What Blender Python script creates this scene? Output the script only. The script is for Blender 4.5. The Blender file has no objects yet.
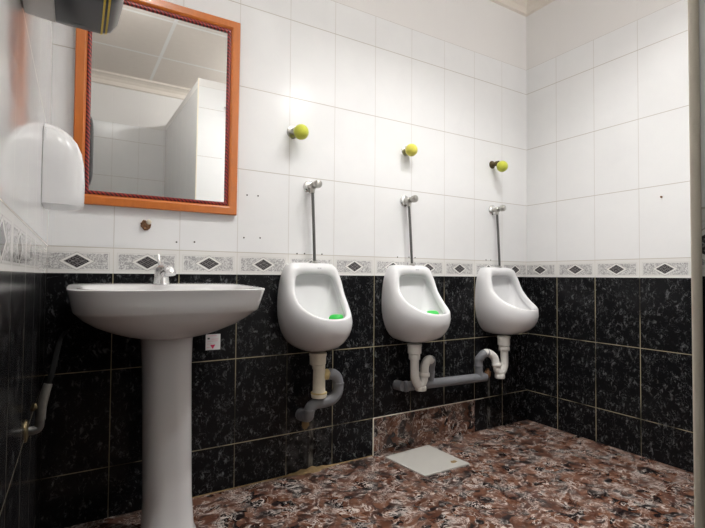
import bpy, bmesh, math, random
from mathutils import Vector, Matrix
random.seed(5)
sc = bpy.context.scene
COL = sc.collection
PI = math.pi

# ------------------------------------------------------------------ room measures (metres)
XL, XR = 0.0251, 2.1953            # left and right wall
YF = -2.67                         # wall behind the camera
ZC = 2.285                         # ceiling
TW = 0.2                           # tile width
Z_D2, Z_D1, Z_BB, Z_BT = 0.1583, 0.4628, 0.7673, 0.8486
Z_W1, Z_W2, Z_W3, Z_TOP = 1.1549, 1.4612, 1.7675, 1.9035
PX, PY, PT = 0.74, -1.382, 0.10    # cubicle partition: left face x, front face y, thickness
PH = 1.95

# ------------------------------------------------------------------ node helpers
class X:
    """small wrapper so that node sockets can be combined with ordinary arithmetic"""
    def __init__(s, nt, v): s.nt = nt; s.v = v
    def _m(s, op, *a):
        n = s.nt.nodes.new('ShaderNodeMath'); n.operation = op
        for i, q in enumerate((s,) + a):
            q = q.v if isinstance(q, X) else q
            if isinstance(q, (int, float)): n.inputs[i].default_value = q
            else: s.nt.links.new(q, n.inputs[i])
        return X(s.nt, n.outputs[0])
    def __add__(s, o): return s._m('ADD', o)
    __radd__ = __add__
    def __sub__(s, o): return s._m('SUBTRACT', o)
    def __rsub__(s, o): return X(s.nt, o)._m('SUBTRACT', s)
    def __mul__(s, o): return s._m('MULTIPLY', o)
    __rmul__ = __mul__
    def __truediv__(s, o): return s._m('DIVIDE', o)
    def abs(s): return s._m('ABSOLUTE')
    def frac(s): return s._m('FRACT')
    def floor(s): return s._m('FLOOR')
    def min(s, o): return s._m('MINIMUM', o)
    def max(s, o): return s._m('MAXIMUM', o)
    def lt(s, o): return s._m('LESS_THAN', o)
    def gt(s, o): return s._m('GREATER_THAN', o)
    def pow(s, o): return s._m('POWER', o)
    def ss(s, a, b, lo=0.0, hi=1.0):
        n = s.nt.nodes.new('ShaderNodeMapRange'); n.interpolation_type = 'SMOOTHSTEP'
        s.nt.links.new(s.v, n.inputs[0])
        n.inputs[1].default_value = a; n.inputs[2].default_value = b
        n.inputs[3].default_value = lo; n.inputs[4].default_value = hi
        return X(s.nt, n.outputs[0])

class Mat:
    def __init__(s, name):
        s.m = bpy.data.materials.new(name); s.m.use_nodes = True
        s.nt = s.m.node_tree; s.b = s.nt.nodes['Principled BSDF']
    def inp(s, name, v):
        i = s.b.inputs[name]
        if isinstance(v, X): v = v.v
        if isinstance(v, (int, float)): i.default_value = v
        elif isinstance(v, tuple): i.default_value = v if len(v) == 4 else (*v, 1)
        else: s.nt.links.new(v, i)
    def coord(s, kind='Object'):
        return s.nt.nodes.new('ShaderNodeTexCoord').outputs[kind]
    def sep(s, vec):
        n = s.nt.nodes.new('ShaderNodeSeparateXYZ'); s.nt.links.new(vec, n.inputs[0])
        return [X(s.nt, o) for o in n.outputs]
    def comb(s, x, y, z):
        n = s.nt.nodes.new('ShaderNodeCombineXYZ')
        for i, q in enumerate((x, y, z)):
            q = q.v if isinstance(q, X) else q
            if isinstance(q, (int, float)): n.inputs[i].default_value = q
            else: s.nt.links.new(q, n.inputs[i])
        return n.outputs[0]
    def mapping(s, vec, loc=(0, 0, 0), rot=(0, 0, 0), scl=(1, 1, 1)):
        n = s.nt.nodes.new('ShaderNodeMapping'); s.nt.links.new(vec, n.inputs[0])
        n.inputs[1].default_value = loc; n.inputs[2].default_value = rot; n.inputs[3].default_value = scl
        return n.outputs[0]
    def noise(s, vec, scale, detail=3, rough=.5, dist=0):
        n = s.nt.nodes.new('ShaderNodeTexNoise'); s.nt.links.new(vec, n.inputs['Vector'])
        n.inputs['Scale'].default_value = scale; n.inputs['Detail'].default_value = detail
        n.inputs['Roughness'].default_value = rough; n.inputs['Distortion'].default_value = dist
        return X(s.nt, n.outputs[0])
    def noisecol(s, vec, scale, detail=2):
        n = s.nt.nodes.new('ShaderNodeTexNoise'); s.nt.links.new(vec, n.inputs['Vector'])
        n.inputs['Scale'].default_value = scale; n.inputs['Detail'].default_value = detail
        return n.outputs['Color']
    def voro(s, vec, scale, feature='F1', out='Distance', rnd=1.0):
        n = s.nt.nodes.new('ShaderNodeTexVoronoi'); s.nt.links.new(vec, n.inputs['Vector'])
        n.feature = feature; n.inputs['Scale'].default_value = scale; n.inputs['Randomness'].default_value = rnd
        return X(s.nt, n.outputs[out])
    def vadd(s, a, b, k=1.0):
        n = s.nt.nodes.new('ShaderNodeVectorMath'); n.operation = 'MULTIPLY_ADD'
        s.nt.links.new(b, n.inputs[0]); n.inputs[1].default_value = (k, k, k); s.nt.links.new(a, n.inputs[2])
        return n.outputs[0]
    def mix(s, f, a, b):
        n = s.nt.nodes.new('ShaderNodeMix'); n.data_type = 'RGBA'
        for i, q in ((0, f), (6, a), (7, b)):
            q = q.v if isinstance(q, X) else q
            if isinstance(q, (int, float)): n.inputs[i].default_value = q
            elif isinstance(q, tuple): n.inputs[i].default_value = (*q, 1)
            else: s.nt.links.new(q, n.inputs[i])
        return n.outputs[2]
    def ramp(s, f, stops, interp='LINEAR'):
        n = s.nt.nodes.new('ShaderNodeValToRGB'); s.nt.links.new(f.v, n.inputs[0])
        cr = n.color_ramp; cr.interpolation = interp
        while len(cr.elements) < len(stops): cr.elements.new(.5)
        for e, (p, c) in zip(cr.elements, stops): e.position = p; e.color = (*c, 1)
        return n.outputs[0]
    def bump(s, h, dist=.001, strength=1.0):
        n = s.nt.nodes.new('ShaderNodeBump'); s.nt.links.new(h.v if isinstance(h, X) else h, n.inputs['Height'])
        n.inputs['Distance'].default_value = dist; n.inputs['Strength'].default_value = strength
        s.nt.links.new(n.outputs[0], s.b.inputs['Normal'])

def simple(name, col, rough=.4, metal=0.0, var=.06, scale=30, bump=0.0, coat=0.0, spec=None):
    """procedural material: base colour with soft variation, optional bump"""
    M = Mat(name); c = M.coord()
    n = M.noise(c, scale, 4, .6)
    lo = tuple(max(0, x * (1 - var)) for x in col); hi = tuple(min(1, x * (1 + var)) for x in col)
    M.inp('Base Color', M.mix(n, lo, hi)); M.inp('Roughness', rough); M.inp('Metallic', metal)
    if coat: M.inp('Coat Weight', coat); M.inp('Coat Roughness', .05)
    if spec is not None: M.inp('Specular IOR Level', spec)
    if bump: M.bump(n, bump)
    return M.m

def marble(name, joint=None):
    M = Mat(name); c = M.coord()
    w = M.vadd(c, M.noisecol(c, 9, 3), .10)
    w = M.mapping(w, scl=(1, 1.15, 1.1), rot=(.3, .2, .5))
    cell = M.voro(w, 34, out='Color')
    big = M.noise(c, 6, 3, .6)
    f = cell * .85 + big * .7 - .29
    base = M.ramp(f, [(.0, (.006, .005, .006)), (.28, (.016, .010, .010)), (.38, (.075, .030, .018)),
                      (.52, (.125, .052, .030)), (.64, (.18, .09, .058)), (.76, (.10, .045, .032)), (.88, (.035, .022, .02)), (1., (.34, .22, .17))])
    v1 = M.noise(w, 16, 3, .6, 1.4)
    r1 = (v1 - .5).abs().ss(.004, .030, 1, 0)
    v2 = M.noise(M.mapping(w, loc=(3, 7, 2)), 26, 3, .6, 1.0)
    r2 = (v2 - .5).abs().ss(.004, .04, 1, 0) * M.noise(c, 11, 2).ss(.44, .6)
    brk = M.noise(M.mapping(c, loc=(5, 1, 9)), 18, 2).ss(.40, .56)
    blotch = M.noise(M.mapping(w, loc=(1, 4, 6)), 30, 4, .65).ss(.60, .72) * .45
    vein = (r1 * brk).max(r2 * .85).max(blotch)
    col = M.mix(vein * .85, base, (.66, .58, .53))
    if joint:
        x, y, z = M.sep(c)
        fx = ((x - joint[0]) / joint[2]).frac(); fy = ((y - joint[1]) / joint[2]).frac()
        d = fx.min(1 - fx).min(fy.min(1 - fy)) * joint[2]
        col = M.mix(d.ss(.0008, .002, .75, 0), col, (.06, .045, .035))
    M.inp('Base Color', col); M.inp('Roughness', M.noise(c, 12, 2).ss(.3, .7, .22, .38))
    M.inp('Specular IOR Level', .45)
    return M.m

def wall_mat(name, axis, off, gloss=.2, dgloss=.12, hg=1.0, damage=False, vg=1.0, seed=0.0):
    """ceramic wall: two and a half rows of black tile, decorated border, white tile, paint above"""
    M = Mat(name); c = M.coord(); x, y, z = M.sep(c)
    u = (x if axis == 'x' else y) + off
    p2 = M.comb(u, z, seed)
    cu = (u + 20.0) / TW; fu = cu.frac(); cid = cu.floor()
    du = fu.min(1 - fu) * TW
    def lines(zs):
        d = None
        for q in zs:
            e = (z - q).abs(); d = e if d is None else d.min(e)
        return d
    dzd = lines([Z_D2, Z_D1]); dzw = lines([Z_BT, Z_W1, Z_W2, Z_W3, Z_TOP])
    is_dark = z.lt(Z_BB); is_border = z.gt(Z_BB) * z.lt(Z_BT); is_paint = z.gt(Z_TOP)
    # black tile with broken grey flecks
    ds = M.vadd(p2, M.noisecol(p2, 35, 2), .03)
    n1 = M.noise(M.mapping(ds, rot=(0, 0, .7), scl=(1, .42, 1)), 95, 3, .6)
    n2 = M.noise(p2, 24, 2)
    fl = n1.ss(.55, .68) * n2.ss(.33, .6)
    v1 = (M.noise(ds, 34, 3, .6, 1.0) - .5).abs().ss(0, .018, 1, 0) * n2.ss(.42, .6)
    black = M.mix((fl * .62).max(v1 * .45), (.0075, .0075, .0085), (.18, .185, .19))
    # white tile, very faint cloud
    wn = M.noise(p2, 9, 4, .6, .5)
    white = M.mix(wn, (.78, .785, .79), (.84, .84, .84))
    # border
    fv = (z - Z_BB) / (Z_BT - Z_BB); ax = (fu - .5).abs(); av = (fv - .46).abs()
    sn = M.noise(p2, 85, 2, .5, 2.6)
    scroll = M.mix(sn.ss(.40, .60), (.36, .355, .355), (.70, .69, .68))
    panel = ax.lt(.425) * av.lt(.30)
    dia_o = (ax / .245 + av / .36).lt(1.0); dia_m = (ax / .23 + av / .335).lt(1.0); dia_i = (ax / .175 + av / .255).lt(1.0)
    fr = ((ax - .445).abs().lt(.006) * av.lt(.34)).max((av - .345).abs().lt(.014) * ax.lt(.45))
    bc = M.mix(panel, (.76, .75, .73), scroll)
    bc = M.mix(fr * .35, bc, (.50, .48, .45))
    bc = M.mix(dia_o, bc, (.45, .44, .42)); bc = M.mix(dia_m, bc, (.78, .77, .74))
    s_ = (fu - .5) / .175; t_ = (fv - .46) / .255
    ca = ((s_ + t_) * 1.5 + 10.5).frac(); cb = ((s_ - t_) * 1.5 + 10.5).frac()
    cell = (ca.lt(.16)).max(cb.lt(.16)) * .55 + (ca - .58).abs().lt(.13) * (cb - .58).abs().lt(.13) * .45
    bc = M.mix(dia_i, bc, M.mix(cell * .8 + M.noise(p2, 260, 1).ss(.5, .7) * .3, (.035, .032, .034), (.42, .40, .40)))
    # assemble
    wg = M.noise(p2, 2.3, 2).ss(.35, .65)
    dirty = M.noise(p2, 5, 3, .7)
    gmask_dv = du.ss(.0010, .0019, 1, 0) * M.noise(M.comb(u, z * .8, 4.0), 3.5, 3).ss(.36, .55, .10, 1.0) * vg
    gmask_dh = dzd.ss(.0010, .0019, 1, 0) * M.noise(M.comb(u * 1.4, z, 7.0), 4.0, 3).ss(.36, .5, .15, 1.0) * hg
    gd = gmask_dv.max(gmask_dh)
    dcol = M.mix(gd, black, M.mix(dirty, (.48, .43, .30), (.34, .29, .16)))
    gw = du.ss(.0009, .0018, .42, 0).max(dzw.ss(.0009, .0018, .8, 0))
    wcol = M.mix(gw, white, M.mix(dirty, (.52, .48, .42), (.38, .33, .28)))
    bcol = M.mix(gw, bc, (.50, .45, .37))
    paint = M.mix(M.noise(p2, 3, 4), (.76, .745, .73), (.80, .785, .775))
    col = M.mix(is_border, wcol, bcol); col = M.mix(is_dark, col, dcol); col = M.mix(is_paint, col, paint)
    rough = M.mix(is_paint, (gloss, gloss, gloss), (.75, .75, .75))
    if damage:
        # chipped, limescaled patch under the first urinal
        dx = ((x - .87) / .13); dz = ((z - .11) / .13)
        msk = (dx * dx + dz * dz).ss(.2, 1.1, 1, 0)
        chips = M.noise(p2, 70, 4, .7).ss(.60, .68) * msk
        col = M.mix(chips * .85, col, (.36, .35, .32))
        dull = msk * M.noise(p2, 20, 3).ss(.4, .65) * .16
        col = M.mix(dull, col, (.25, .25, .25))
        drip = ((x - .905).abs().ss(.004, .014, 1, 0).max((x - 1.90).abs().ss(.004, .012, 1, 0) * .8)) * z.lt(.30) * M.noise(M.comb(u, z * .3, 1.0), 40, 3).ss(.42, .66) * .45
        col = M.mix(drip, col, (.5, .48, .42))
        rough = M.mix(chips, rough, (.7, .7, .7))
    rough = M.mix(is_dark * (1 - gd), rough, M.comb(dgloss, dgloss, dgloss))
    M.inp('Base Color', col)
    g = gd.max(gw * .6)
    rough = M.mix(g * (1 - is_paint), rough, (.6, .6, .6))
    M.inp('Roughness', rough); M.inp('Specular IOR Level', .16)
    wav = M.noise(M.comb(u, z, 2.0), 5.5, 2, .5)
    M.bump((1 - g) * 1.0 + wn * .12 + wav * 1.6, .0007, .5)
    return M.m

MT = {}
MT['wall_x'] = wall_mat('tiles_back', 'x', 0, damage=True, vg=.8)
MT['wall_r'] = wall_mat('tiles_right', 'y', .182, vg=1.0, seed=3)
MT['wall_l'] = wall_mat('tiles_left', 'y', .075, gloss=.07, dgloss=.2, hg=.4, vg=.3, seed=6)
MT['wall_f'] = wall_mat('tiles_front', 'x', .07, seed=9)
MT['part_y'] = wall_mat('tiles_partition', 'y', .11, seed=12)
MT['part_x'] = wall_mat('tiles_cubicle', 'x', .05, seed=15)
MT['floor'] = marble('marble_floor', joint=(.822, -.3, .40))
MT['skirt'] = marble('marble_wall_tile', joint=(0.0, .1, .2))
MT['mold'] = simple('plaster_cove', (.76, .70, .63), .7, var=.05)
MT['ceramic'] = simple('white_vitreous_china', (.76, .76, .77), .12, var=.015, scale=6, coat=.4)
MT['ceramic2'] = simple('white_sanitary_ware', (.72, .715, .72), .16, var=.02, scale=5, coat=.3)
MT['chrome'] = simple('chrome', (.80, .80, .80), .22, 1.0, var=.05)
MT['dullchrome'] = simple('dull_chrome', (.50, .49, .46), .3, 1.0, var=.25, scale=60)
MT['steelpipe'] = simple('grey_steel_pipe', (.15, .15, .145), .38, .85, var=.2, scale=50)
MT['pvcwhite'] = simple('white_plastic_pipe', (.74, .72, .68), .3, var=.06, scale=40)
MT['pvcgrey'] = simple('grey_plastic_pipe', (.20, .205, .22), .4, var=.12, scale=30)
MT['pvcyel'] = simple('yellowed_sealant', (.62, .48, .22), .55, var=.4, scale=70)
MT['ivory'] = simple('yellowed_white_plastic', (.70, .64, .52), .35, var=.12, scale=45)
MT['rust'] = simple('rust', (.20, .10, .045), .85, var=.6, scale=90, bump=.002)
MT['mortar'] = simple('ochre_mortar', (.26, .175, .08), .9, var=.5, scale=60, bump=.004)
MT['wood'] = None
MT['dark'] = simple('dark_hole', (.03, .025, .022), .9, var=.3)
MT['green'] = simple('green_deodoriser', (.03, .52, .07), .45, var=.2, scale=80)
MT['palegreen'] = simple('pale_green_plastic', (.25, .75, .25), .4, var=.05)
MT['blackplastic'] = simple('black_plastic', (.022, .022, .024), .28, var=.1)
MT['silver'] = simple('silver_plastic', (.60, .58, .55), .3, .2, var=.05)
MT['yellowline'] = simple('yellow_print', (.75, .55, .03), .4, var=.05)
MT['markprint'] = simple('pale_grey_print', (.38, .38, .40), .4, var=.05)
MT['greyprint'] = simple('grey_print', (.10, .10, .10), .5, var=.05)
MT['dispenser'] = simple('white_plastic_shell', (.80, .80, .81), .22, var=.01, scale=5)
MT['trim'] = simple('aged_cream_edge', (.84, .78, .66), .7, var=.10, scale=14)
MT['plate'] = simple('pale_ceramic_cover', (.52, .505, .47), .3, var=.05, scale=20)
MT['paper'] = simple('white_paper', (.74, .72, .72), .7, var=.04)
MT['magenta'] = simple('crimson_print', (.58, .02, .10), .6, var=.05)
MT['pinkprint'] = simple('pink_print', (.72, .40, .45), .6, var=.1)
MT['brass'] = simple('brass', (.55, .38, .10), .35, 1.0, var=.2)
MT['darkshade'] = simple('dark_bronze_lamp_shade', (.05, .045, .04), .5, var=.1)  # for the added light-blocking rings round the downlights
MT['dullbrass'] = simple('tarnished_brass', (.13, .10, .05), .5, .7, var=.3, scale=80)
MT['rubber'] = simple('black_rubber', (.006, .006, .006), .9, var=.2, spec=.05)
MT['door'] = simple('white_gloss_door', (.82, .82, .80), .35, var=.02, scale=8)
MT['hose'] = simple('braided_grey_hose', (.17, .165, .15), .45, .4, var=.3, scale=160)

def wood():
    M = Mat('varnished_orange_wood'); c = M.coord()
    w = M.vadd(c, M.noisecol(c, 6, 2), .03)
    n = M.noise(M.mapping(w, scl=(8, 8, 1.3)), 14, 4, .6)
    M.inp('Base Color', M.mix(n, (.48, .125, .018), (.62, .185, .034)))
    M.inp('Roughness', .28); M.inp('Coat Weight', .3)
    return M.m
MT['wood'] = wood()
def rope(sign):
    M = Mat('carved_rope_trim'); c = M.coord(); x, y, z = M.sep(c)
    s = ((x + z * sign) / .0125).frac()
    M.inp('Base Color', M.mix(s.ss(.25, .5) * s.ss(.75, 1.0, 1, 0), (.05, .006, .008), (.36, .035, .030)))
    M.inp('Roughness', .3)
    return M.m
MT['rope'] = rope(1.0)
def mirror_m():
    M = Mat('silvered_mirror_glass'); c = M.coord()
    M.inp('Base Color', M.mix(M.noise(c, 3, 2), (.92, .93, .92), (.94, .95, .94)))
    M.inp('Metallic', 1.0); M.inp('Roughness', .015)
    return M.m
MT['mirror'] = mirror_m()
def felt(name, a, b):
    M = Mat(name); c = M.coord(); x, y, z = M.sep(c)
    n = M.noise(c, 140, 4, .7)
    M.inp('Base Color', M.mix(n, a, b)); M.inp('Roughness', .75); M.inp('Sheen Weight', .3)
    M.bump(n, .0012, .6)
    return M.m
MT['felt'] = felt('yellow_green_felt', (.44, .47, .03), (.60, .62, .07))
MT['felt2'] = felt('mustard_felt', (.58, .52, .05), (.74, .68, .12))
def ceil_m():
    M = Mat('ceiling_panels'); c = M.coord(); x, y, z = M.sep(c)
    fx = ((x - .60) / .6 + 10).frac(); fy = ((y + .25) / .6 + 10).frac()
    d = fx.min(1 - fx).min(fy.min(1 - fy)) * .6
    n = M.noise(c, 25, 3)
    M.inp('Base Color', M.mix(d.ss(.010, .012, 1, 0), M.mix(n, (.74, .68, .62), (.79, .73, .67)), (.86, .85, .83)))
    M.inp('Roughness', .8)
    return M.m
MT['ceiling'] = ceil_m()
def emit(name, col, s):
    M = Mat(name); c = M.coord()
    M.inp('Base Color', (.8, .8, .8)); M.inp('Emission Color', M.mix(M.noise(c, 4), col, col)); M.inp('Emission Strength', s)
    return M.m

# ------------------------------------------------------------------ mesh helpers
def cr(pts, n):
    """Catmull-Rom resample of an open polyline, n samples"""
    P = [Vector(p) for p in pts]
    P = [P[0] * 2 - P[1]] + P + [P[-1] * 2 - P[-2]]
    m = len(P) - 3; out = []
    for i in range(n):
        t = i / (n - 1) * m; k = min(int(t), m - 1); t -= k
        a, b, c, d = P[k:k + 4]
        out.append(.5 * ((2 * b) + (c - a) * t + (2 * a - 5 * b + 4 * c - d) * t * t + (3 * b - a - 3 * c + d) * t ** 3))
    return out

class MB:
    def __init__(s): s.bm = bmesh.new()
    def ringloft(s, rings, cap0=False, cap1=False, closed=True):
        V = [[s.bm.verts.new(p) for p in r] for r in rings]
        n = len(V[0])
        for a, b in zip(V, V[1:]):
            for i in range(n if closed else n - 1):
                j = (i + 1) % n
                try: s.bm.faces.new((a[i], a[j], b[j], b[i]))
                except ValueError: pass
        if cap0: s.bm.faces.new(V[0][::-1])
        if cap1: s.bm.faces.new(V[-1])
        return s
    def box(s, lo, hi, bev=0.0, seg=3):
        b = bmesh.new(); bmesh.ops.create_cube(b, size=1.0)
        for v in b.verts:
            v.co = Vector([lo[i] + (v.co[i] + .5) * (hi[i] - lo[i]) for i in range(3)])
        if bev: bmesh.ops.bevel(b, geom=list(b.edges), offset=bev, segments=seg, profile=.5, affect='EDGES')
        s.merge(b); return s
    def merge(s, b):
        me = bpy.data.meshes.new('tmp'); b.to_mesh(me); b.free(); s.bm.from_mesh(me); bpy.data.meshes.remove(me)
    def tube(s, pts, r, n=16, smooth=0, cap=True):
        P = cr(pts, smooth) if smooth else [Vector(p) for p in pts]
        R = r if isinstance(r, (list, tuple)) else [r] * len(P)
        if len(R) != len(P):
            R = [R[0] + (R[-1] - R[0]) * i / (len(P) - 1) for i in range(len(P))]
        rings = []; up = None
        for i, p in enumerate(P):
            t = (P[min(i + 1, len(P) - 1)] - P[max(i - 1, 0)]).normalized()
            if up is None:
                up = Vector((0, 0, 1)) if abs(t.z) < .9 else Vector((0, 1, 0))
            a = t.cross(up).normalized(); up = a.cross(t).normalized()
            rings.append([p + (a * math.cos(2 * PI * k / n) + up * math.sin(2 * PI * k / n)) * R[i] for k in range(n)])
        return s.ringloft(rings, cap, cap)
    def lathe(s, prof, origin, axis=(0, 0, 1), n=28):
        """prof: (radius, distance along the axis)"""
        ax = Vector(axis).normalized(); q = Vector((0, 0, 1)).rotation_difference(ax); o = Vector(origin)
        rings = [[o + q @ Vector((r * math.cos(2 * PI * k / n), r * math.sin(2 * PI * k / n), h)) for k in range(n)] for r, h in prof]
        return s.ringloft(rings, True, True)
    def ball(s, c, r, seg=32, scl=(1, 1, 1)):
        b = bmesh.new(); bmesh.ops.create_uvsphere(b, u_segments=seg, v_segments=seg // 2, radius=r)
        for v in b.verts: v.co = Vector((v.co.x * scl[0], v.co.y * scl[1], v.co.z * scl[2])) + Vector(c)
        s.merge(b); return s
    def prism(s, pts, y0, y1):
        """polygon in x-z extruded in y"""
        a = [s.bm.verts.new((p[0], y0, p[1])) for p in pts]; b = [s.bm.verts.new((p[0], y1, p[1])) for p in pts]
        n = len(pts)
        s.bm.faces.new(a); s.bm.faces.new(b[::-1])
        for i in range(n): s.bm.faces.new((a[i], b[i], b[(i + 1) % n], a[(i + 1) % n]))
        return s
    def build(s, name, mat, parent=None, smooth=True, subsurf=0, loc=None, auto=40):
        bmesh.ops.recalc_face_normals(s.bm, faces=list(s.bm.faces))
        me = bpy.data.meshes.new(name)
        org = Vector(loc) if loc else Vector((0, 0, 0))
        q = parent
        if q is not None:
            org = Vector((0, 0, 0))
            while q is not None: org = org + q.location; q = q.parent
        for v in s.bm.verts: v.co -= org
        if smooth:
            for f in s.bm.faces: f.smooth = True
            lim = math.radians(auto)
            for e in s.bm.edges:
                e.smooth = not (len(e.link_faces) == 2 and e.calc_face_angle(0) > lim)
        s.bm.to_mesh(me); s.bm.free()
        me.materials.append(MT[mat] if isinstance(mat, str) else mat)
        o = bpy.data.objects.new(name, me); COL.objects.link(o)
        if parent is not None: o.parent = parent
        elif loc: o.location = loc; o.matrix_world = Matrix.Translation(loc)
        if subsurf:
            m = o.modifiers.new('sub', 'SUBSURF'); m.levels = subsurf; m.render_levels = subsurf
        return o

def tag(o, label, cat, group=None):
    o['label'] = label; o['category'] = cat
    if group: o['group'] = group
    return o
def thing(name, label, cat, loc, group=None):
    o = bpy.data.objects.new(name, None); COL.objects.link(o)
    o.empty_display_size = .05
    o.location = loc; o.matrix_world = Matrix.Translation(loc)
    return tag(o, label, cat, group)
def struct(o, label=None):
    if label: o['label'] = label
    o['kind'] = 'structure'; return o
def copy_tree(o, delta, parent=None):
    c = o.copy(); COL.objects.link(c)
    if parent is None: c.location = o.location + Vector(delta)
    else: c.parent = parent
    for ch in list(o.children): copy_tree(ch, delta, c)
    return c

# ------------------------------------------------------------------ room shell
T = .08
def shell(name, lo, hi, mat, label, cat):
    o = MB().box(lo, hi).build(name, mat, smooth=False); struct(o); tag(o, label, cat); return o
shell('floor', (XL - T, YF - T, -.06), (XR + T, T, 0), 'floor', 'brown and black veined marble tile floor', 'floor')
shell('ceiling', (XL - T, YF - T, ZC), (XR + T, T, ZC + .06), 'ceiling', 'beige panelled ceiling with pale strips', 'ceiling')
WB = shell('wall_back', (XL - T, 0, -.06), (XR + T, T, ZC + .06), 'wall_x', 'tiled wall behind the washbasin and urinals, black below white', 'wall')
shell('wall_left', (XL - T, YF, -.06), (XL, 0, ZC + .06), 'wall_l', 'glossy tiled side wall left of the washbasin', 'wall')
shell('wall_right', (XR, YF, -.06), (XR + T, 0, ZC + .06), 'wall_r', 'tiled side wall right of the urinals', 'wall')
shell('wall_front', (XL, YF - T, -.06), (XR, YF, ZC + .06), 'wall_f', 'white tiled wall at the far end of the passage seen in the mirror', 'wall')

# cove moulding along the four walls under the ceiling
def cove(name, a, b, inward, label):
    a, b, n = Vector(a), Vector(b), Vector(inward)
    prof = [(0.0, .085), (.012, .078), (.018, .05), (.035, .03), (.055, .018), (.072, .012), (.08, 0.0), (0, 0)]
    m = MB()
    rings = [[p + n * d + Vector((0, 0, -h)) for d, h in prof] for p in (a, b)]
    m.ringloft(rings, True, True)
    return tag(struct(m.build(name, 'mold', smooth=False)), label, 'moulding')
cove('trim_1', (XL, 0, ZC), (XR, 0, ZC), (0, -1, 0), 'cream cove moulding above the wall with the urinals')
cove('trim_2', (XR, 0, ZC), (XR, YF, ZC), (-1, 0, 0), 'cream cove moulding above the wall right of the urinals')
cove('trim_3', (XL, YF, ZC), (XL, 0, ZC), (1, 0, 0), 'cream cove moulding above the left wall')
cove('trim_4', (XR, YF, ZC), (XL, YF, ZC), (0, 1, 0), 'cream cove moulding above the far passage wall seen in the mirror')

# cubicle partition behind and right of the camera: side wall and front wall with door
DX0, DX1, DZ = .90, 1.52, 1.80
o = MB().box((PX, YF, -.02), (PX + PT, PY, PH)).build('wall_partition', 'part_y', smooth=False)
tag(struct(o), 'tiled partition wall at the right edge, seen whole in the mirror', 'wall')
m = MB().box((PX + PT, PY - PT, -.02), (DX0, PY, PH)).box((DX1, PY - PT, -.02), (XR, PY, PH)).box((DX0, PY - PT, DZ), (DX1, PY, PH))
tag(struct(m.build('wall_cubicle', 'part_x', smooth=False)), 'tiled cubicle front wall around the white door in the mirror', 'wall')
m = MB().box((DX0, PY - .06, .01), (DX1, PY - .02, DZ), .004)
d = tag(struct(m.build('door_1', 'door')), 'white cubicle door seen at the right edge of the mirror', 'door')
m = MB().lathe([(.022, 0), (.022, .006), (.009, .008), (.009, .03), (.02, .036), (.022, .05), (.012, .058)], (DX1 - .06, PY - .02, 1.0), (0, 1, 0))
struct(m.build('door_knob', 'chrome', d))
# cream edge bead on the partition's corner (the strip at the picture's right border)
m = MB().tube([(PX - .0005, PY - .006, 0), (PX - .0005, PY - .006, PH)], .0055, 12)
for v in m.bm.verts: v.co.x += .0015 * math.sin(v.co.z * 9) ; v.co.y += .0012 * math.sin(v.co.z * 23 + 1)
tag(struct(m.build('trim_5', 'trim')), 'aged cream corner bead running down the right edge', 'trim')

# marble tiles let into the foot of the back wall
m = MB().box((1.2, -.0035, .001), (1.8, .02, Z_D2 - .0015), .0008, 1)
struct(m.build('marble_skirting', 'skirt', WB))
m = MB().box((1.196, -.004, 0), (1.2, .01, Z_D2 + .001)).box((1.2, -.004, Z_D2 - .0015), (1.86, .01, Z_D2 + .0018))
struct(m.build('grout_bead', 'trim', WB, smooth=False))
# ochre mortar left along the floor joint
m = MB(); rings = []
for i in range(41):
    x = .30 + i * (1.2 - .30) / 40
    bump_ = math.exp(-((x - .90) / .07) ** 2)
    w = .004 + .030 * bump_ * (.75 + .25 * math.sin(i * 2.1)); h = .0035 + .016 * bump_ * (.7 + .3 * math.sin(i * 3.3 + 1))
    rings.append([(x, .004, h), (x, -w * .35, h * .6), (x, -w, .0012), (x, -w, -.004), (x, .004, -.004)])
m.ringloft(rings, True, True)
struct(m.build('mortar_fillet', 'mortar', WB))

# drilled screw holes (dark plugs in the wall)
HOLES = [(.634, 1.061), (.676, 1.062), (.624, .903), (.686, .905), (.39, .876), (.449, .879), (.837, .851), (.869, .852),
         (.946, .852), (1.324, .851), (1.388, .852), (1.423, .851), (1.881, .852), (1.915, .852)]
for i, (x, z) in enumerate(HOLES):
    m = MB().lathe([(.0030, 0), (.0030, .006), (.0022, .0072)], (x, .0055, z), (0, -1, 0), 10)
    struct(m.build('drill_hole', 'dark', WB))
m = MB().lathe([(.004, 0), (.004, .006), (.003, .0075)], (XR - .001, -.673, 1.106), (-1, 0, 0), 10)
struct(m.build('drill_hole', 'rust', bpy.data.objects['wall_right']))

# ------------------------------------------------------------------ mirror (leans out a little at the top)
MX0, MX1, MZ0, MZ1 = .0835, .5905, .981, 1.676
tilt = math.radians(1.3)
mi = thing('mirror', 'rectangular wall mirror in an orange wooden frame above the washbasin', 'mirror', ((MX0 + MX1) / 2, -.002, MZ0))
def rail(p, q, inn):  # mitred frame rail
    pass
fw, rw = .0315, .0125
def ringframe(x0, x1, z0, z1, prof):
    """prof: list of (inset, depth towards the room)"""
    rings = []
    for ins, dep in prof:
        rings.append([(x0 + ins, -.004 - dep, z0 + ins), (x1 - ins, -.004 - dep, z0 + ins), (x1 - ins, -.004 - dep, z1 - ins), (x0 + ins, -.004 - dep, z1 - ins)])
    m = MB(); m.ringloft(rings + [rings[0]])
    bmesh.ops.remove_doubles(m.bm, verts=list(m.bm.verts), dist=1e-6)
    return m
ringframe(MX0, MX1, MZ0, MZ1, [(0, 0), (0, .014), (.003, .017), (.024, .017), (.028, .015), (fw, .012), (fw, 0)]).build('frame', 'wood', mi, auto=25)
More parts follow.
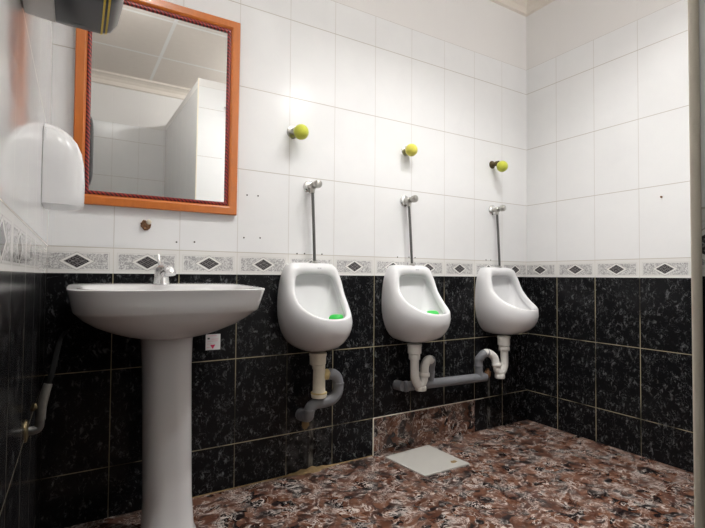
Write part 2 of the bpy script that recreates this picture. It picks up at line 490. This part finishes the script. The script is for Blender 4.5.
ringframe(MX0 + fw, MX1 - fw, MZ0 + fw, MZ1 - fw, [(0, 0), (0, .011), (.003, .0145), (.0065, .0155), (.0105, .0145), (rw, .010), (rw, 0)]).build('rope_trim', 'rope', mi, auto=60)
m = MB().box((MX0 + fw + rw - .004, -.010, MZ0 + fw + rw - .004), (MX1 - fw - rw + .004, -.006, MZ1 - fw - rw + .004))
m.build('glass', 'mirror', mi, smooth=False)
mi.rotation_euler = (tilt, 0, 0)

# ------------------------------------------------------------------ hand dryer on the left wall
hd = thing('hand_dryer', 'black hand dryer with two yellow stripes high on the left wall', 'hand dryer', (XL, -.875, 1.13))
HY0, HY1, HZ0, HZ1 = -.965, -.80, 1.142, 1.47
def rrect(y0, y1, z0, z1, r, x, n=8):
    out = []
    for cy, cz, a0 in ((y1 - r, z1 - r, 0), (y0 + r, z1 - r, 90), (y0 + r, z0 + r, 180), (y1 - r, z0 + r, 270)):
        for k in range(n + 1):
            a = math.radians(a0 + 90 * k / n); out.append((x, cy + r * math.cos(a), cz + r * math.sin(a)))
    return out
def sect(prof, r0):
    return [rrect(HY0 + i, HY1 - i, HZ0 + i, HZ1 - i, max(r0 - i * .6, .01), x) for x, i in prof]
MB().ringloft(sect([(XL + .0005, .012), (XL + .003, .006), (.066, .003), (.067, .004)], .03), True, True).build('wall_casing', 'silver', hd)
MB().ringloft(sect([(.0668, .001), (.08, .0), (.125, .0), (.139, .004), (.148, .015), (.1535, .036), (.1565, .07)], .04), True, True).build('cover', 'blackplastic', hd)
for x0, x1 in ((.1255, .1282), (.1315, .1342)):
    ia = .0 if x0 < .13 else .0015
    MB().ringloft(sect([(x0, ia + .004), (x0, ia - .0012), (x1, ia - .0005), (x1, ia + .006)], .04)).build('stripe', 'yellowline', hd)
m = MB()
for k in range(6):   # small worn lettering on the underside, no longer readable
    m.box((.089 + k * .0027, -.846, HZ0 - .0004), (.0908 + k * .0027, -.841, HZ0 + .001))
m.build('worn_print', 'greyprint', hd, smooth=False)

# ------------------------------------------------------------------ soap dispenser
sd = thing('soap_dispenser', 'white round-topped soap dispenser on the left wall beside the mirror', 'soap dispenser', (XL, -.27, .935))
def dome(x, z0, z1, hw, depth):
    return x
rings = []
prof = [(0.0, .078), (.05, .0825), (.12, .086), (.135, .083)]
zs = [(.934, .082), (.938, .087), (.96, .0885), (1.00, .0885), (1.04, .0865), (1.07, .081), (1.095, .071), (1.115, .055), (1.13, .033), (1.136, .012)]
for z, dep in zs:
    ring = []
    hw = .066 * (1 if z < 1.06 else max(.25, math.sqrt(max(0, 1 - ((z - 1.06) / .082) ** 2))))
    for k in range(21):
        a = -PI / 2 + PI * k / 20
        cx_, sy_ = abs(math.cos(a)) ** .55, math.copysign(abs(math.sin(a)) ** .75, math.sin(a))
        ring.append((XL + .0008 + dep * cx_, -.27 + hw * sy_, z))
    rings.append(ring)
MB().ringloft(rings, True, True).build('shell', 'dispenser', sd, auto=50)
MB().box((XL + .0002, -.333, .936), (XL + .005, -.207, 1.12), .002).build('back_plate', 'dispenser', sd)

# ------------------------------------------------------------------ washbasin on pedestal
bx, by = .328, -.215
wb = thing('washbasin', 'white pedestal washbasin below the mirror', 'washbasin', (bx, -.2, 0))
def sup(hx, hyf, hyb, z, cy=by, e=4.0, n=72, cx=bx, ef=None):
    out = []
    for k in range(n):
        a = 2 * PI * k / n; c, s = math.cos(a), math.sin(a)
        hy = hyb if s > 0 else hyf
        out.append((cx + hx * math.copysign(abs(c) ** (2 / e), c), cy + hy * math.copysign(abs(s) ** (2 / e), s), z))
    return out
ZR = .7345
rings = [sup(.066, .070, .08, .588, e=2.2), sup(.085, .092, .10, .592, e=2.3), sup(.118, .115, .13, .600, e=2.4), sup(.152, .138, .155, .612, e=2.5), sup(.190, .164, .178, .630, e=2.8),
         sup(.217, .184, .194, .650, e=3.2), sup(.2325, .1955, .202, .6675, e=3.8), sup(.2355, .198, .204, .671, e=4.2), sup(.237, .1995, .205, .675, e=4.4), sup(.2415, .2035, .209, .700, e=5),
         sup(.2475, .2075, .213, .728, e=5.5), sup(.2485, .2085, .214, .731, e=5.5), sup(.2485, .2085, .214, ZR - .0012, e=5.5), sup(.246, .206, .212, ZR, e=5.5),
         sup(.222, .185, .110, ZR - .0008, e=4.2), sup(.216, .178, .103, ZR - .004, e=4.0), sup(.208, .172, .097, ZR - .02, e=3.4), sup(.185, .150, .085, ZR - .065, e=2.8),
         sup(.13, .10, .06, ZR - .10, e=2.3), sup(.06, .05, .03, ZR - .113, e=2), sup(.02, .018, .012, ZR - .116, e=2)]
rings = [[(bx + .002 + (x - bx) * 1.008, y, z + (y + .10) * .026) for x, y, z in r] for r in rings]
MB().ringloft(rings, True, True).build('basin', 'ceramic2', wb, auto=38)
m = MB().lathe([(.022, 0), (.022, .003), (.016, .004), (.014, .002)], (bx, by + .0, ZR - .1165), n=20)
m.build('drain', 'chrome', wb)
# pedestal column
def pr(hx, hyf, z, cy=-.2): return sup(hx, hyf, .055, z, cy=cy, e=2.6, n=48, cx=bx + .004 + .012 * (1 - z / .6))
rings = [pr(.078, .078, 0), pr(.078, .078, .015), pr(.071, .070, .03), pr(.0665, .066, .12), pr(.0665, .066, .35), pr(.0675, .067, .5), pr(.070, .07, .57), pr(.074, .074, .597)]
MB().ringloft(rings, True, True).build('pedestal', 'ceramic2', wb)
# tap
tx, ty = .333, -.075
tp = MB().lathe([(.027, 0), (.027, .004), (.0245, .008), (.0225, .022), (.0205, .036), (.021, .044), (.0215, .054), (.015, .061), (.004, .063)], (tx, ty, ZR - .001)).build('tap', 'chrome', wb)
m = MB().tube([(tx + .004, ty, ZR + .026), (tx + .007, ty - .03, ZR + .040), (tx + .010, ty - .065, ZR + .047), (tx + .012, ty - .085, ZR + .042)], [.014, .0145, .0145, .0145], 16, 12)
m.lathe([(.0145, 0), (.0155, .003), (.0155, .012), (.012, .013)], (tx + .012, ty - .088, ZR + .042), (.0, -.35, -1))
m.build('spout', 'chrome', tp)
m = MB().tube([(tx - .003, ty, ZR + .058), (tx - .006, ty + .012, ZR + .075), (tx - .008, ty + .02, ZR + .094)], [.0065, .005, .0045], 12, 8)
m.build('lever', 'chrome', tp)

# ------------------------------------------------------------------ stop valve and hose on left wall
sv = thing('stop_valve', 'grey angle stop valve with hose low on the left wall under the washbasin', 'valve', (XL, -.60, .473))
MB().lathe([(.021, 0), (.020, .003), (.011, .005)], (XL, -.60, .473), (1, 0, 0)).build('wall_flange', 'dullbrass', sv)
MB().tube([(XL + .003, -.60, .473), (.038, -.60, .472), (.0455, -.598, .476), (.0475, -.598, .492)], .0078, 14, 16).build('elbow', 'steelpipe', sv)
MB().tube([(.0475, -.598, .490), (.049, -.60, .512), (.0535, -.60, .536), (.0585, -.598, .556)], [.0088, .0075], 14, 20).build('supply_hose', 'hose', sv)
MB().tube([(.0580, -.598, .553), (.064, -.585, .575), (.068, -.50, .597), (.070, -.34, .605), (.074, -.14, .600), (.078, -.001, .590)], .0052, 12, 30).build('rubber_hose', 'rubber', sv)
m = MB().lathe([(.0035, 0), (.0035, .006), (.0075, .007), (.008, .011), (.004, .0125)], (.045, -.602, .513), (-.8, -.3, .35), 16)
m.build('handle', 'dullbrass', sv)

# ------------------------------------------------------------------ urinals
UX = [.884, 1.366, 1.930]
WCON = [(0, 0, .815), (.06, 0, .815), (.098, 0, .808), (.122, 0, .76), (.134, 0, .68), (.131, 0, .60), (.105, 0, .53), (.06, 0, .49), (0, 0, .48)]
C1 = [(0, -.02, .818), (.06, -.02, .818), (.1, -.02, .81), (.126, -.03, .765), (.141, -.05, .68), (.141, -.07, .59), (.115, -.1, .515), (.06, -.14, .472), (0, -.15, .466)]
C2 = [(0, -.045, .818), (.06, -.046, .817), (.103, -.05, .808), (.124, -.065, .76), (.135, -.09, .68), (.135, -.145, .6), (.105, -.212, .55), (.05, -.255, .52), (0, -.262, .515)]
RO = [(0, -.055, .806), (.06, -.056, .805), (.097, -.061, .795), (.113, -.074, .75), (.118, -.094, .70), (.112, -.142, .652), (.082, -.208, .620), (.040, -.241, .608), (0, -.249, .606)]
RI = [(0, -.061, .775), (.05, -.061, .774), (.080, -.065, .764), (.094, -.078, .735), (.099, -.096, .694), (.094, -.138, .655), (.068, -.194, .625), (.033, -.225, .614), (0, -.232, .612)]
JI = [(0, -.030, .764), (.052, -.030, .762), (.082, -.034, .748), (.097, -.045, .70), (.101, -.072, .648), (.092, -.115, .602), (.064, -.166, .586), (.028, -.192, .580), (0, -.197, .579)]
def full(pts, n=21):
    h = cr(pts, n)
    return h + [Vector((-p.x, p.y, p.z)) for p in h[-2:0:-1]]
def lerp(a, b, t): return [p.lerp(q, t) for p, q in zip(a, b)]
def bez(a, b, c, d, t): return [p * (1 - t) ** 3 + q * 3 * t * (1 - t) ** 2 + r * 3 * t * t * (1 - t) + s * t ** 3 for p, q, r, s in zip(a, b, c, d)]
def make_urinal(x0, label, mark=True):
    u = thing('urinal', label, 'urinal', (x0, 0, .48), 'urinals on the tiled wall')
    S = Vector((x0, -.0005, 0))
    W, c1, c2, ro, ri, ji = [full(q) for q in (WCON, C1, C2, RO, RI, JI)]
    rings = [bez(W, c1, c2, ro, t / 9) for t in range(10)]
    nrm = Vector((0, -.75, .65)).normalized()
    rings += [[p + nrm * (.0055 * math.sin(PI * t)) for p in lerp(ro, ri, t)] for t in (.2, .4, .6, .8)] + [ri]
    oc = Vector((0, -.12, .69))
    for t, k in ((.12, .995), (.36, .985), (.40, .99), (.44, 1.035), (.65, 1.03)):
        rings.append([oc + (p - oc) * k for p in lerp(ri, ji, t)])
    rings.append(ji)
    ctr = [Vector((0, -.075, .552))] * len(ji)
    for t in (.2, .4, .6, .8, .93):
        bul = .016 * math.sin(PI * t)
        rings.append([p + Vector((0, .35 * bul, -bul)) for p in lerp(ji, ctr, t)])
    rings = [[Vector((p.x * .945, p.y, p.z)) + S for p in r] for r in rings]
    MB().ringloft(rings, True, True).build('bowl', 'ceramic', u, auto=60)
    cc = Vector((x0, -.078, .5515))
    m = MB().lathe([(.020, 0), (.020, .003), (.016, .0045), (.004, .005)], cc, (0, -.15, 1), 20)
    m.build('strainer', 'dullchrome', u)
    # flush inlet collar on the top edge
    MB().lathe([(.013, 0), (.013, .006), (.009, .010)], (x0 + .013, -.034, .813), n=18).build('inlet_collar', 'dullchrome', u)
    if mark:
        m = MB()
        for k, wdt in enumerate((.0035, .0022, .0035, .0022)):
            m.box((x0 + .012 + k * .0045, -.0631, .7925), (x0 + .012 + k * .0045 + wdt, -.058, .7962))
        m.build('printed_mark', 'markprint', u, smooth=False)
    return u
make_urinal(UX[0], 'white wall urinal nearest the washbasin with a green block inside')
make_urinal(UX[1], 'middle white wall urinal with a green block inside, between two others')
make_urinal(UX[2], 'white wall urinal nearest the right corner with no green block', False)

def cake(x0, y0, label):
    m = MB(); n = 24; rings = []
    for r, h in ((.001, .024), (.014, .0235), (.022, .020), (.026, .012), (.026, -.004), (.02, -.02)):
        rings.append([(x0 + r * 1.1 * math.cos(2 * PI * k / n) * (1 + .08 * math.sin(3 * 2 * PI * k / n)), y0 + r * math.sin(2 * PI * k / n), .597 + h) for k in range(n)])
    m.ringloft(rings, True, True)
    tag(m.build('deodoriser_block', 'green', loc=(x0, y0, .58)), label, 'deodoriser block', 'green urinal blocks')
cake(UX[0] + .055, -.140, 'green deodoriser block lying in the urinal nearest the washbasin')
cake(UX[1] + .036, -.146, 'green deodoriser block lying in the middle urinal')

# ------------------------------------------------------------------ flush valves with pipes
def flush(xf, zf, xb, label):
    t = thing('flush_valve', label, 'flush valve', (xf, 0, zf), 'flush valves above the urinals')
    MB().lathe([(.027, 0), (.0265, .004), (.021, .010), (.012, .012)], (xf, 0, zf), (0, -1, 0)).build('wall_flange', 'chrome', t)
    m = MB().lathe([(.011, .008), (.011, .022), (.014, .024), (.014, .040), (.011, .043)], (xf, 0, zf), (.0, -1, 0))
    m.tube([(xf, -.032, zf + .002), (xf, -.032, zf - .026)], .0095, 14)
    m.build('valve_body', 'dullchrome', t)
    m = MB().lathe([(.008, 0), (.008, .01), (.0145, .012), (.016, .018), (.016, .028), (.013, .034), (.006, .037)], (xf + .002, -.040, zf + .003), (.25, -1, .05))
    m.build('push_knob', 'dullchrome', t)
    MB().tube([(xf, -.032, zf - .02), (xf + (xb - xf) * .5, -.033, (zf + .82) / 2), (xb, -.034, .8165)], .0058, 14, 16).build('flush_pipe', 'steelpipe', t)
    return t
flush(.886, 1.116, UX[0] + .013, 'chrome flush valve and pipe above the urinal nearest the washbasin')
flush(1.362, 1.103, UX[1] + .013, 'chrome flush valve and pipe above the middle urinal')
flush(1.927, 1.109, UX[2] + .013, 'chrome flush valve and pipe above the urinal nearest the right corner')

# ------------------------------------------------------------------ balls stuck on pipe stubs
def stub(x, z, y1, r, label, mat='dullchrome'):
    t = MB().lathe([(r * 1.9, 0), (r * 1.85, .004), (r, .007), (r, y1 * .6), (r * 1.15, y1 * .62), (r * 1.15, y1)], (x, 0, z), (0, -1, 0))
    tag(t.build('pipe_stub', mat, loc=(x, 0, z)), label, 'pipe stub', 'capped pipe stubs under the balls')
def ball(x, y, z, r, mat, label):
    m = MB().ball((x, y, z), r)
    tag(m.build('ball', mat, loc=(x, y, z)), label, 'ball', 'yellow-green balls on the wall')
stub(.812, 1.3235, .030, .0125, 'wide chrome pipe stub behind the ball nearest the mirror')
ball(.824, -.056, 1.313, .0290, 'felt', 'yellow-green ball on the wall nearest the mirror')
stub(1.367, 1.333, .018, .012, 'short dark pipe stub behind the middle ball')
ball(1.367, -.042, 1.328, .0275, 'felt2', 'mustard yellow ball on the wall above the middle urinal')
stub(1.925, 1.344, .045, .0105, 'brown metal pipe stub showing left of the ball nearest the right corner', 'dullbrass')
ball(1.926, -.066, 1.323, .0280, 'felt', 'yellow-green ball nearest the right corner on a visible stub')

# ------------------------------------------------------------------ waste traps
def collar(p, r, h, mat, par, axis=(0, 0, 1), name='collar'):
    return MB().lathe([(r * .92, 0), (r, h * .15), (r, h * .85), (r * .92, h)], p, axis, 22).build(name, mat, par)
# under the first urinal
x0 = UX[0] - .005; yw = -.105
tr = thing('waste_trap', 'yellowed bottle trap with thick grey bend under the urinal nearest the washbasin', 'waste pipe', (x0, yw, .23), 'urinal waste traps')
MB().lathe([(.024, 0), (.030, .004), (.031, .034), (.033, .036), (.033, .046), (.022, .047)], (x0, yw, .432), n=24).build('inlet_cup', 'ivory', tr)
MB().lathe([(.0, 0), (.028, .002), (.030, .014), (.027, .02), (.0235, .026), (.0225, .10), (.0225, .130)], (x0 + .006, yw, .310), n=24).build('bottle', 'ivory', tr)
collar((x0 + .004, yw, .416), .0245, .02, 'ivory', tr)
collar((x0 + .006, yw, .326), .0302, .006, 'pvcyel', tr, name='sealant_ring')
MB().tube([(x0 + .02, yw, .392), (x0 + .044, yw, .394)], [.019, .0205], 18).build('side_outlet', 'pvcyel', tr)
MB().tube([(x0 + .040, yw, .393), (x0 + .062, yw, .392), (x0 + .083, yw + .002, .376), (x0 + .090, yw + .004, .345), (x0 + .086, yw + .005, .317), (x0 + .066, yw + .008, .295),
           (x0 + .030, yw + .01, .288), (x0 + .0, yw + .012, .287), (x0 - .022, yw + .014, .274), (x0 - .027, yw + .018, .25), (x0 - .022, yw + .035, .235), (x0 - .022, yw + .07, .229), (x0 - .020, -.002, .228)], .0205, 20, 60).build('grey_bend', 'pvcgrey', tr)
for p, axx in (((x0 + .0895, yw + .003, .352), (0, 0, 1)), ((x0 - .026, yw + .014, .262), (0, 0, 1))):
    collar(p, .0222, .006, 'pvcgrey', tr, axx, 'joint_ring')
collar((x0 - .020, -.022, .228), .0245, .02, 'pvcgrey', tr, (0, 1, 0), 'wall_socket')
m = MB().ball((x0 + .0, -.004, .188), .022, 14, (.7, .35, 1.1))
for v in m.bm.verts: v.co += Vector((random.uniform(-.003, .003), 0, random.uniform(-.004, .004)))
struct(m.build('mortar_lump', 'mortar', WB))

# shared grey drain between the second and third urinals
yh = -.05
dp = thing('drain_pipe', 'grey horizontal drain pipe joining the two right urinals', 'drain pipe', (1.57, yh, .282))
MB().tube([(1.338, yh, .288), (1.36, yh, .2875), (1.80, yh, .278), (1.822, yh, .2775)], .0205, 20).build('pipe', 'pvcgrey', dp)
collar((1.328, yh, .288), .0235, .016, 'pvcgrey', dp, (1, 0, -.02), 'end_cap')
MB().tube([(1.325, yh + .004, .288), (1.318, -.001, .288)], .021, 18).build('wall_elbow', 'pvcgrey', dp)

# trap under the middle urinal (white P bend into grey riser)
x1 = 1.338; 
tr = thing('waste_trap', 'white trap with grey riser under the middle urinal', 'waste pipe', (x1, yw, .27), 'urinal waste traps')
MB().lathe([(.024, 0), (.029, .004), (.029, .032), (.031, .034), (.031, .042), (.02, .043)], (x1, yw, .436), n=24).build('inlet_cup', 'pvcwhite', tr)
collar((x1, yw, .413), .0245, .024, 'pvcwhite', tr)
MB().tube([(x1, yw, .42), (x1 + .001, yw, .37), (x1 + .004, yw, .335), (x1 + .018, yw, .306), (x1 + .034, yw, .302), (x1 + .050, yw + .002, .318), (x1 + .056, yw + .002, .345), (x1 + .060, yw + .005, .376),
           (x1 + .075, yw + .01, .397), (x1 + .098, yw + .02, .401), (x1 + .112, yw + .026, .396)], .0185, 20, 50).build('white_bend', 'pvcwhite', tr)
collar((x1 + .0555, yw + .002, .334), .0235, .018, 'pvcwhite', tr, (.05, 0, 1), 'bend_collar')
collar((x1 + .035, yw, .278), .024, .018, 'pvcwhite', tr, (0, 0, 1), 'clean_out_cap')
MB().tube([(x1 + .100, yw + .021, .402), (x1 + .118, yw + .030, .396), (x1 + .130, yw + .042, .378), (x1 + .133, yw + .05, .36), (x1 + .132, yh - .001, .300)], .0185, 20, 24).build('grey_riser', 'pvcgrey', tr)
collar((x1 + .1328, yw + .052, .335), .0205, .005, 'pvcgrey', tr, (0, 0, 1), 'joint_ring')

# trap under the third urinal
x2 = 1.890
tr = thing('waste_trap', 'white trap with grey riser and rusty drip under the urinal nearest the right corner', 'waste pipe', (x2, yw, .27), 'urinal waste traps')
MB().lathe([(.024, 0), (.029, .004), (.029, .034), (.031, .036), (.031, .046), (.02, .047)], (x2, yw, .432), n=24).build('inlet_cup', 'pvcwhite', tr)
collar((x2 + .003, yw, .408), .0255, .022, 'pvcwhite', tr)
MB().tube([(x2 + .002, yw, .42), (x2 + .004, yw, .37), (x2 + .002, yw, .335), (x2 - .012, yw, .308), (x2 - .028, yw, .304), (x2 - .042, yw + .002, .318), (x2 - .048, yw + .004, .345), (x2 - .054, yw + .010, .376),
           (x2 - .07, yw + .018, .394), (x2 - .09, yw + .026, .401), (x2 - .098, yw + .028, .399)], .0185, 20, 50).build('white_bend', 'pvcwhite', tr)
collar((x2 - .028, yw, .278), .024, .02, 'pvcwhite', tr, (0, 0, 1), 'clean_out_cap')
collar((x2 - .047, yw + .003, .336), .0225, .016, 'pvcwhite', tr, (-.05, 0, 1), 'bend_collar')
MB().tube([(x2 - .080, yw + .023, .400), (x2 - .102, yw + .032, .396), (x2 - .116, yw + .042, .377), (x2 - .119, yw + .05, .36), (x2 - .112, yh - .001, .305), (x2 - .108, yh - .001, .285)], .0195, 20, 28).build('grey_riser', 'pvcgrey', tr)
collar((x2 - .118, yw + .052, .335), .0215, .005, 'pvcgrey', tr, (0, 0, 1), 'joint_ring')
m = MB().ball((x2 - .058, yh - .005, .295), .018, 14, (.8, .8, 1.25))
for v in m.bm.verts: v.co += Vector((random.uniform(-.003, .003), random.uniform(-.003, .003), random.uniform(-.004, .004)))
m.build('rust_crust', 'rust', tr)

# ------------------------------------------------------------------ wall sticker, capped pipe end, floor cover
st = thing('sticker', 'small white square sticker with a crimson triangle beside the pedestal', 'sticker', (.518, -.0004, .528))
MB().box((.4925, -.0012, .501), (.5435, -.0002, .556), .0002, 1).build('paper', 'paper', st, smooth=False)
MB().prism([(.508, .5185), (.526, .5195), (.517, .5045)], -.0018, -.001).build('triangle', 'magenta', st, smooth=False)
m = MB()
for z, a, b in ((.551, .499, .530), (.5385, .512, .536), (.532, .499, .534), (.5225, .498, .512), (.5105, .496, .506)):
    m.box((a, -.0018, z - .0008), (b, -.001, z + .0008))
m.build('fine_print_lines', 'pinkprint', st, smooth=False)
MB().box((.4985, -.0018, .5385), (.506, -.001, .5445)).build('print_block', 'greyprint', st, smooth=False)

pc = thing('pipe_end', 'rusty plugged pipe end with a yellow chip in the wall under the mirror', 'pipe end', (.294, 0, .928))
m = MB().lathe([(.0165, -.01), (.0165, .004), (.013, .009), (.010, .006), (.004, .008)], (.294, 0, .928), (0, -1, 0), 22)
for v in m.bm.verts: v.co += Vector((random.uniform(-.002, .002), random.uniform(-.001, .001), random.uniform(-.002, .002)))
m.build('rusty_plug', 'rust', pc)
m = MB().ball((.301, -.008, .938), .0085, 12, (1, .6, 1)); m.build('yellow_chip', 'ivory', pc)

fp = thing('floor_cover', 'pale square floor cover plate by the marble foot of the wall', 'floor cover', (1.36, -.155, 0))
m = MB()
q = [(1.2285, -.046), (1.4765, -.031), (1.489, -.275), (1.2545, -.274)]
rings = [[(x, y, .0002) for x, y in q], [(x, y, .005) for x, y in q], [(1.36 + (x - 1.36) * .99, -.155 + (y + .155) * .99, .006) for x, y in q]]
m.ringloft(rings, True, True).build('plate', 'plate', fp, smooth=False)
m = MB().lathe([(.012, 0), (.012, .0012), (.007, .0015)], (1.442, -.232, .0056), n=12)
for v in m.bm.verts: v.co.x += random.uniform(-.004, .004); v.co.y += random.uniform(-.004, .004)
m.build('rust_stain', 'mortar', fp)

# ------------------------------------------------------------------ lamps
L_A, L_C, L_P = 1750, 540, 270
def lamp(x, y, strength, label, r=.04, col=(1.0, .985, .965), globe=False):
    t = thing('ceiling_light', label, 'ceiling light', (x, y, ZC), 'globe lamps on the ceiling' if globe else 'small shaded downlights on the ceiling')
    if globe:
        MB().lathe([(.045, 0), (.045, .008), (.02, .016), (.017, .05)], (x, y, ZC), (0, 0, -1), 30).build('holder', 'dispenser', t)
        MB().ball((x, y, ZC - .05 - r * .85), r, 24).build('bulb', emit('lamp_glow', col, strength), t)
    else:
        sh = .042 * r / .04
        m = MB(); q = [(r + .016, 0), (r + .016, .004), (r + .006, .008), (r + .006, .008 + sh), (r + .001, .009 + sh), (r + .0005, .004)]
        m.ringloft([[(x + a * math.cos(2 * PI * k / 40), y + a * math.sin(2 * PI * k / 40), ZC - h) for k in range(40)] for a, h in q])
        m.build('shade', 'darkshade', t)  # unseen ring added to keep the lamp's light off the upper walls
        MB().lathe([(r, 0), (r, .009)], (x, y, ZC), (0, 0, -1), 40).build('diffuser', emit('lamp_glow', col, strength), t)
lamp(1.0, -.84, L_A * .75, 'small shaded downlight on the ceiling in front of the first urinal, outside the picture')
lamp(1.46, -.84, L_A, 'small shaded downlight on the ceiling in front of the middle urinal, outside the picture')
lamp(1.62, -1.82, L_C, 'globe lamp hanging over the cubicle, outside the picture', .035, globe=True)
lamp(.40, -1.07, L_P, 'globe lamp hanging over the passage, outside the picture', .03, globe=True)
gl = thing('ceiling_fitting', 'pale green round fitting on the ceiling reflected at the top of the mirror', 'ceiling fitting', (.41, -1.2, ZC))
MB().lathe([(.045, 0), (.045, .012), (.03, .02), (.004, .022)], (.41, -1.2, ZC), (0, 0, -1)).build('casing', 'palegreen', gl)

# ------------------------------------------------------------------ world, camera, view
w = bpy.data.worlds.new('world'); sc.world = w; w.use_nodes = True
w.node_tree.nodes['Background'].inputs[0].default_value = (.7, .7, .7, 1)
w.node_tree.nodes['Background'].inputs[1].default_value = .2
cam = bpy.data.cameras.new('camera'); co = bpy.data.objects.new('camera', cam); COL.objects.link(co)
yaw, pit, rol = (math.radians(a) for a in (31.0053, 1.534, .4264))
F = Vector((math.sin(yaw) * math.cos(pit), math.cos(yaw) * math.cos(pit), math.sin(pit)))
R0 = Vector((math.cos(yaw), -math.sin(yaw), 0)); U0 = R0.cross(F)
A = R0 * math.cos(rol) + U0 * math.sin(rol); U = -R0 * math.sin(rol) + U0 * math.cos(rol)
M4 = Matrix((A, U, -F)).transposed().to_4x4(); M4.translation = (.1012, -1.6456, .7641)
co.matrix_world = M4
cam.sensor_fit = 'HORIZONTAL'; cam.sensor_width = 36; cam.lens = 458.35 * 36 / 705; cam.clip_start = .01
sc.camera = co
vs = sc.view_settings
vs.view_transform = 'Standard'; vs.look = 'None'; vs.exposure = -.13; vs.gamma = 1; vs.use_curve_mapping = False
